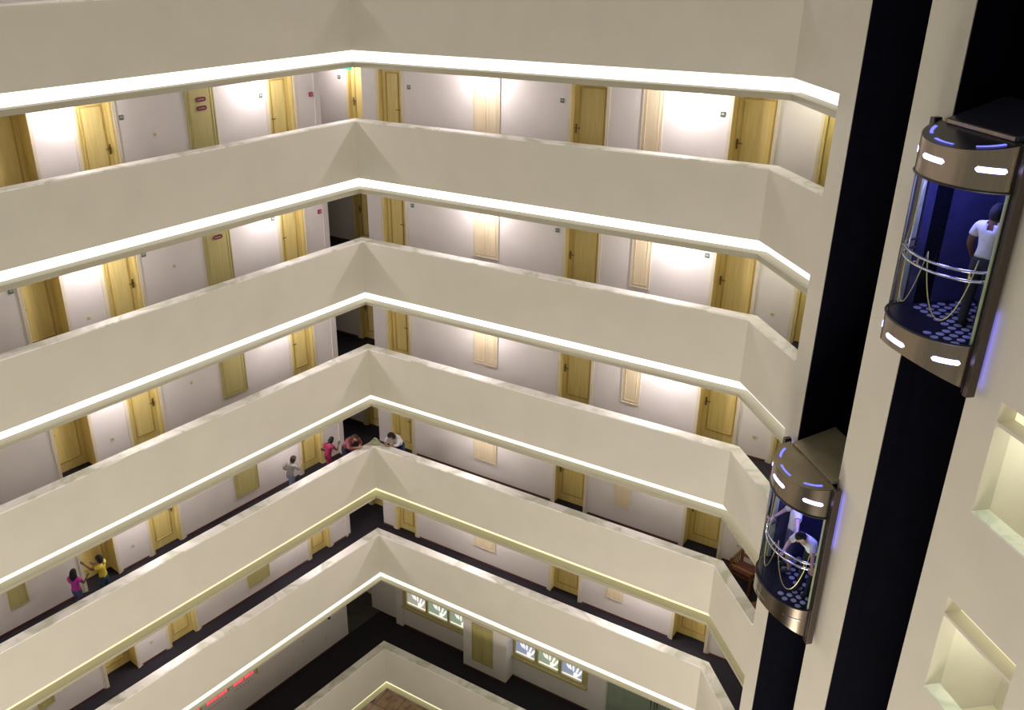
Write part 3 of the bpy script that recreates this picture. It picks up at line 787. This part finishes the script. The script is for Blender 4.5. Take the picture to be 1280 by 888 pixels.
    hr = .098 * (.5 + .5 * sc) if sc < 1 else .098 * sc
    hc = hc + ax * .02 * sc
    def HP(a, b, c): return hc + rg_ * (a * hr) + fwd * (b * hr) + ax * (c * hr)
    def blob(nm, fn_, mat, par, n=14, m=10):
        rs = []
        for i in range(m + 1):
            ph = PI * (i / m) ; rs.append([fn_(2 * PI * j / n, ph) for j in range(n)])
        return MB().rings(rs, cap=False).obj(nm, mat, par, smooth=True)
    def headf(t, ph):
        x, y, z = math.sin(ph) * math.cos(t), math.sin(ph) * math.sin(t), math.cos(ph)
        wj = .80 * (1 - .28 * max(0, -z)); y2 = y * (.95 - .05 * max(0, -z))
        if y > .9 and -.45 < z < .05: y2 += .0
        return HP(x * wj, y2 + (.08 if z < 0 else 0) * -z, z * 1.18)
    hd = blob('head', headf, skin, body, 20, 14)
    mb = MB().rings([[HP(-.12, .92, .12), HP(.12, .92, .12), HP(0, .98, .22)], [HP(-.16, .98, -.18), HP(.16, .98, -.18), HP(0, 1.22, -.14)]])
    mb.obj('nose', skin, body, smooth=True)
    for s_ in (-1, 1):
        blob('eye', lambda t, ph, s_=s_: HP(s_ * .32 + .11 * math.sin(ph) * math.cos(t), .86 + .06 * math.sin(ph) * math.sin(t), .10 + .07 * math.cos(ph)), EYEM, body, 8, 6)
        blob('ear', lambda t, ph, s_=s_: HP(s_ * .80 + .08 * math.sin(ph) * math.cos(t), -.02 + .14 * math.sin(ph) * math.sin(t), .02 + .22 * math.cos(ph)), skin, body, 8, 6)
    blob('mouth', lambda t, ph: HP(.24 * math.sin(ph) * math.cos(t), .92 + .05 * math.sin(ph) * math.sin(t), -.48 + .06 * math.cos(ph)), LIPM, body, 8, 6)
    def hairf(t, ph):
        x, y, z = math.sin(ph) * math.cos(t), math.sin(ph) * math.sin(t), math.cos(ph)
        front = y > .15
        zc = max(z, .42) if front else max(z, -.75 if not long_hair else -1)
        k_ = .93 if (front and z < .42) else 1.10
        wob = 1 + .03 * math.sin(5 * t) + .02 * math.sin(9 * t + 3 * ph)
        if long_hair and not front and z < -.1:
            drop = (-.1 - z) * 2.4
            return HP(x * .98 * wob + (.25 * x if drop > .3 else 0), y * 1.12 * wob - .12, -.1 - drop * 1.15)
        return HP(x * .92 * wob * (k_ / 1.10 + .0), y * k_ * wob, zc * 1.30)
    blob('hair', hairf, hair, body, 26, 18)
    return root
# --- leaning at the corner, fourth row
zf4 = flo(4)
leanp = dict(pelvis=(0, -.12, .93), waist=(0, -.04, 1.05), chest=(0, .10, 1.20), neck=(0, .22, 1.31), head=(0, .29, 1.37), crown=(0, .345, 1.45),
             shl=(-.17, .13, 1.29), shr=(.17, .13, 1.29), ell=(-.24, .27, 1.10), elr=(.24, .27, 1.10), wrl=(-.04, .42, 1.10), wrr=(.06, .46, 1.13),
             hpl=(-.09, -.14, .90), hpr=(.09, -.14, .90), knl=(-.10, -.10, .49), knr=(.10, -.08, .49))
def face_rot(v): return math.atan2(v.y, v.x) - PI / 2
p = W('L', .36, .62, zf4)
person('person', p, face_rot(-nL), 1.60, SKIN_T, cloth('dusty_red_print', (.22, .055, .07)), cloth('dark_blue_jeans', (.02, .025, .06)), HAIRB, leanp,
       'person in a dusty red top leaning over the coping left of the corner', True, 1.55, 2.0, head_dir=(.2, 1, -.9))
p = W('R', .36, .62, zf4)
person('person', p, face_rot(-nR), 1.56, SKIN_T, cloth('white_top', (.72, .70, .72)), cloth('navy_skirt', (.02, .03, .10)), HAIRD, leanp,
       'person in a white top leaning on folded arms right of the corner', True, 1.5, 2.0, head_dir=(.5, 1, -.7))
# --- two girls at the deep-set door, fourth row
reach = dict(ell=(-.22, .18, 1.30), wrl=(-.16, .42, 1.42), elr=(.24, .10, 1.15), wrr=(.18, .30, 1.22), knl=(-.11, .10, .50), anl=(-.12, .02, .08), tol=(-.12, .18, .03),
             knr=(.12, -.02, .48), anr=(.14, -.18, .10), tor=(.15, -.03, .03))
person('person', W('L', 7.78, .98, zf4), face_rot((nL * .8 + uL * .55).normalized()), 1.30, SKIN_D, cloth('yellow_shirt', (.62, .47, .05)), cloth('dark_teal_shorts', (.02, .06, .10)), HAIRD, reach,
       'child in a yellow shirt reaching up to the deep-set door', False, .5, 1.0)
walkp = dict(ell=(-.22, .06, 1.14), wrl=(-.18, .26, 1.08), elr=(.23, .10, 1.16), wrr=(.20, .32, 1.20), knl=(-.10, .14, .50), anl=(-.10, -.02, .09), tol=(-.10, .13, .04),
             knr=(.10, -.02, .49), anr=(.10, -.22, .12), tor=(.10, -.12, .03))
person('person', W('L', 8.42, 1.02, zf4), face_rot((nL * .5 - uL * .85).normalized()), 1.25, SKIN_D, cloth('magenta_top', (.42, .03, .30)), cloth('denim_shorts', (.06, .07, .16)), HAIRD, walkp,
       'child in a magenta top with long dark hair left of the deep-set door', True, .3, 1.0)
# --- two children running past the door nearest the corner, fourth row
runp = dict(pelvis=(0, 0, .86), waist=(0, .05, 1.0), chest=(0, .12, 1.18), neck=(0, .18, 1.33), head=(0, .22, 1.42), crown=(0, .24, 1.52), shl=(-.17, .12, 1.28), shr=(.17, .12, 1.28),
            ell=(-.24, -.08, 1.10), wrl=(-.20, .10, .98), elr=(.23, .28, 1.08), wrr=(.17, .42, 1.22), hpl=(-.09, 0, .83), hpr=(.09, 0, .83),
            knl=(-.10, .26, .60), anl=(-.10, .10, .26), tol=(-.10, .24, .20), knr=(.10, -.06, .46), anr=(.10, -.24, .09), tor=(.10, -.10, .03))
person('person', W('L', .86, 1.0, zf4), face_rot(-uL), 1.32, SKIN_D, cloth('crimson_dress', (.22, .005, .05)), cloth('crimson_skirt', (.20, .005, .045)), HAIRD, runp,
       'running child in crimson in front of the left-wing door nearest the corner', False, .4, 1.0)
person('person', W('L', 2.2, 1.05, zf4), face_rot(-uL), 1.30, SKIN_T, cloth('grey_hooded_top', (.34, .32, .32)), cloth('pale_blue_shorts', (.20, .24, .42)), HAIRB, runp,
       'running child in a grey top right of the service hatch', False, .9, 1.0)
# --- lift passengers
def in_cab(rootcab, x, y): return rootcab.location + Matrix.Rotation(ROT['E'], 3, 'Z') @ Vector((x, y, .0))
person('person', in_cab(CAB2, .22, .30), ROT['E'] + .5, 1.70, SKIN_D, cloth('plain_white_tee', (.74, .74, .78)), cloth('charcoal_trousers', (.03, .03, .05)), HAIRD,
       dict(ell=(-.24, .0, 1.12), wrl=(-.22, .12, .92)), 'man in a white t-shirt and dark trousers standing in the higher lift cab', False, .55, 2.0)
leanc = dict(leanp); leanc.update(ell=(-.28, .26, 1.12), wrl=(-.40, .38, 1.0), elr=(.26, .26, 1.10), wrr=(.20, .44, 1.02))
person('person', in_cab(CAB1, .30, .06), ROT['E'] + PI + .35, 1.62, SKIN_L, cloth('patterned_white_tee', (.66, .66, .74)), cloth('black_trousers', (.015, .015, .03)), HAIRD, leanc,
       'person in a white patterned tee leaning on the handrail in the lower lift cab', False, .8, 2.0)
arms = dict(ell=(-.42, .06, 1.36), wrl=(-.64, .10, 1.34), elr=(.30, .14, 1.14), wrr=(.26, .30, 1.02))
person('person', in_cab(CAB1, -.36, .10), ROT['E'] + PI - .3, 1.66, SKIN_L, cloth('pale_lilac_top', (.58, .56, .68)), cloth('blue_shorts', (.05, .05, .16)), HAIRB, arms,
       'person in a pale top with one arm stretched out in the lower lift cab', False, .7, 1.1)

# ================================================================ LOWEST GALLERY: WINDOWS, DOOR, SIGNS
z6 = flo(6)
def petal(mb, x, z, ang, L, wd, y0, y1):
    c_, s_ = math.cos(ang), math.sin(ang); pts = []
    for u, w_ in ((0, .45), (.25, .9), (.6, 1), (.85, .7), (1, .15)): pts.append((u * L, w_ * wd / 2))
    for u, w_ in ((1, .15), (.85, .7), (.6, 1), (.25, .9), (0, .45)): pts.append((u * L, -w_ * wd / 2))
    P2 = [(x + c_ * a - s_ * b, z + s_ * a + c_ * b) for a, b in pts]
    mb.rings([[(a, y0, b) for a, b in P2], [(a, y1, b) for a, b in P2]])
def art_window(n, panes, s_a, s_b, mats):
    r = empty('window_%d' % n, W('R', s_a, 2.07, z6 + .93), ROT['R'])
    L = s_b - s_a
    mb = MB().box(0, L, -.02, .12, 0, .05).box(0, L, -.02, .12, 1.27, 1.32).box(0, panes[0][0] - s_a, -.02, .12, .05, 1.27)
    for i in range(len(panes)):
        x0 = panes[i][1] - s_a; x1 = (panes[i + 1][0] - s_a) if i + 1 < len(panes) else L
        mb.box(x0, x1, -.02, .12, .05, 1.27)
    mb.obj('window_frame', SERV, r)
    MB().box(-.03, L, -.09, -.005, -.12, -.04).obj('window_sill', SERV, r, bevel=.008)
    for (a, b), m in zip(panes, mats):
        x0, x1 = a - s_a, b - s_a
        p = MB().box(x0, x1, .05, .07, .05, 1.27).obj('window_pane', m, r)
        mb = MB(); cx = (x0 + x1) / 2 + .05
        for dx, dz, an, L_, wd in ((-.15, .27, 122, .17, .05), (-.09, .24, 104, .23, .05), (-.01, .22, 92, .24, .055), (.07, .17, 72, .28, .06), (.14, .10, 64, .30, .07)):
            petal(mb, cx + dx, .08 + dz, math.radians(an), L_, wd, .036, .049)
        mb.box(cx + .0, cx + .12, .034, .049, .13, .25)
        mb.obj('white_motif', MOTIF, p)
        MB().box(x0 + .02, x1 - .02, .040, .0495, .06, .10).obj('white_border', MOTIF, p)
    tag(r, 'backlit window with three panes of white hand-shaped motifs, %s of the pilaster' % ('left' if n == 1 else 'right'), 'window', None, 'structure')
art_window(1, [(-.67, .13), (.20, 1.0), (1.06, 1.86)], -.8, 1.90, (PANEW, PANEG, PANEG))
art_window(2, [(3.54, 4.24), (4.34, 5.05), (5.14, 5.84)], 3.47, 6.02, (PANEB, PANEG, PANEB))
r = empty('door_2', W('R', 6.62, 2.10, z6), ROT['R'])
for x0, x1 in ((.03, 1.46), (1.50, 2.95)):
    lf = MB().box(x0, x1, 0, .03, .02, 2.46).obj('glass_leaf', GREYG, r)
    hx = x1 - .07 if x0 < 1 else x0 + .07
    MB().tube([(hx, -.001, .8), (hx, -.06, .8), (hx, -.06, 1.5), (hx, -.001, 1.5)], .018, 8).obj('pull_handle', BLACK, lf)
tag(r, 'pale green glass double door at the right of the lowest gallery', 'door', None, 'structure')
# red lit lettering on the left wall
for i, (s0, s1, nm) in enumerate(((3.41, 4.18, 'nearest the corner'), (4.34, 5.13, 'middle one of the row'), (5.30, 6.1, 'farthest left, partly cut off'))):
    r = empty('led_sign', W('L', s1, 2.15, z6 + 1.20), ROT['L'])
    L = s1 - s0; mb = MB(); x = 0; j = 0; random.seed(11 + i)
    while x < L - .08:
        wd = .05
        for q in range(3):
            if random.random() < .8: mb.box(x, x + wd, -.02, -.008, .0 + q * .045, .012 + q * .045)
        mb.box(x, x + .012, -.02, -.008, 0, .10)
        if random.random() < .5: mb.box(x + wd - .012, x + wd, -.02, -.008, 0, .10)
        x += .082; j += 1
    mb.obj('red_lettering', REDE, r)['kind'] = 'stuff'
    MB().box(-.02, L + .0, -.007, 0, -.03, .13).obj('backing_board', SERV, r)
    mb = MB(); x = 0
    while x < L - .1:
        mb.box(x, x + .06, -.008, 0, -.20, -.18); x += .10
    mb.obj('small_lettering', PINKT, r)['kind'] = 'stuff'
    tag(r, 'red glowing lettering on the left wall of the lowest gallery, %s' % nm, 'sign', 'red lettered signs')
r = empty('wall_bracket', W('L', 3.34, 2.15, z6 + 1.2), ROT['L'])
MB().box(-.03, .03, -.05, 0, -.1, .2).obj('bracket', SERV, r, bevel=.005)
tag(r, 'olive bracket at the corner end of the red lettering', 'bracket')
o = MB().lathe([(.0, .06), (.035, .05), (.055, .02), (.06, 0)], 16).obj('dome_camera', BLACK, smooth=True)
o.location = W('L', .38, 2.15, z6 + 1.26); o.rotation_euler = (PI / 2, 0, ROT['L']); tag(o, 'small black dome on the left wall of the lowest gallery', 'camera')
put(P_K, 'L', .58, 2.15, z6 + .55, 'lower small plate on the left wall of the lowest gallery', 'switch', None)
put(P_K, 'L', 1.51, 2.15, z6 + 1.07, 'small plate between the black dome and the red lettering', 'switch', None)
# exit sign, top row
r = empty('exit_sign', W('R', -1.06, 1.0, top(0) - PAR - .38), ROT['R'])
MB().tube([(0, 0, 0), (0, 0, -.12)], .01, 6).obj('stem', WHITEP, r)
MB().box(-.16, .16, -.03, .03, -.22, -.12).obj('lamp_box', GREENE, r, bevel=.006)
tag(r, 'small turquoise lit exit sign under the ceiling at the corner, top row of doors', 'sign')
# green bag on the coping at the corner, fourth row
mb = MB(); rs = []
for i, (rr, zz_) in enumerate(((.10, 0), (.125, .03), (.12, .075), (.085, .115), (.03, .13))):
    rs.append([(rr * (1.25 + .12 * math.sin(3 * t + i)) * math.cos(t), rr * (.8 + .1 * math.cos(2 * t + i)) * math.sin(t), zz_) for t in [2 * PI * j / 16 for j in range(16)]])
r = empty('cloth_bag', W('R', -.02, .13, top(4)), ROT['R'])
mb.rings(rs).obj('bag_body', cloth('bag_green', (.42, .46, .26)), r, smooth=True)
MB().tube([(-.09, 0, .09), (-.05, .0, .17), (.04, 0, .18), (.09, 0, .09)], .012, 6).obj('bag_handle', cloth('bag_strap', (.70, .68, .55)), r, smooth=True)
tag(r, 'crumpled green cloth bag on the coping between the two leaning people', 'bag')
# wooden armchair and rug behind the chamfered parapet, fourth row
r = empty('armchair', W('E', -.38, .98, flo(4)), ROT['E'] + 2.2)
for x in (-.27, .27):
    for y, h in ((-.26, .62), (.26, .80)):
        MB().box(x - .025, x + .025, y - .025, y + .025, 0, h).obj('leg', RATTAN, r, bevel=.004)
    MB().box(x - .04, x + .04, -.30, .28, .60, .635).obj('armrest', RATTAN, r, bevel=.006)
MB().box(-.245, .245, -.26, .26, .36, .40).obj('seat_frame', RATTAN, r, bevel=.004)
MB().box(-.23, .23, -.25, .23, .40, .48).obj('seat_cushion', CUSH, r, bevel=.02)
bk = MB().box(-.245, .245, .235, .275, .74, .80).box(-.245, .245, .235, .275, .42, .47).obj('backrest', RATTAN, r, bevel=.004)
for i in range(5): MB().box(-.19 + i * .095 - .012, -.19 + i * .095 + .012, .245, .265, .47, .74).obj('back_slat', RATTAN, bk)
tag(r, 'brown wooden armchair with a rust cushion behind the parapet by the left lift', 'chair')
MB().box(-.5, .5, -.35, .35, .0, .012).obj('rug', RUG); o = C.objects[-1]
o.location = W('E', .72, 1.0, flo(4)); o.rotation_euler = (0, 0, ROT['E']); tag(o, 'small rust-brown rug beside the wooden armchair', 'rug')
# ================================================================ LOBBY FLOOR TILES
lf = [o for o in C.objects if o.get('label', '').startswith('dark lobby floor')][0]
me = {}
for i in range(-7, 8):
    for j in range(-7, 8):
        dark = (i in (-4, 4)) or (j in (3, 4)) or (i * j) % 11 == 5
        if dark not in me:
            t = MB().box(-.44, .44, -.44, .44, 0, .012).obj('tile', BROWND if dark else BROWNT, lf, bevel=.004); me[dark] = t.data
        else:
            t = bpy.data.objects.new('tile', me[dark]); C.objects.link(t); t.parent = lf
        a = uR.x, uR.y
        q = Vector((-2.5, 26.4)) + uR * (i * .9) + nR * (j * .9)
        t.location = (q.x, q.y, 0); t.rotation_euler = (0, 0, ROT['R'])
r = empty('globe_lamp', (-3.25, 26.5, .013))
MB().lathe([(.12, 0), (.12, .03), (.04, .05), (.04, .22)], 16).obj('lamp_base', BRASS, r, smooth=True)
MB().lathe([(.04, .20), (.16, .27), (.22, .40), (.22, .48), (.16, .60), (.02, .67)], 18).obj('globe', GLOBE, r, smooth=True)
tag(r, 'white globe lamp on the brown lobby floor at the bottom of the atrium', 'lamp')
ld = bpy.data.lights.new('lobby_fill', 'POINT'); ld.energy = 80; ld.color = (1, .82, .6); ld.shadow_soft_size = .3  # unseen fill light, added to brighten the lobby tiles under the gallery
o = bpy.data.objects.new('lobby_fill', ld); C.objects.link(o); o.location = (-2.0, 25.0, 3.0)
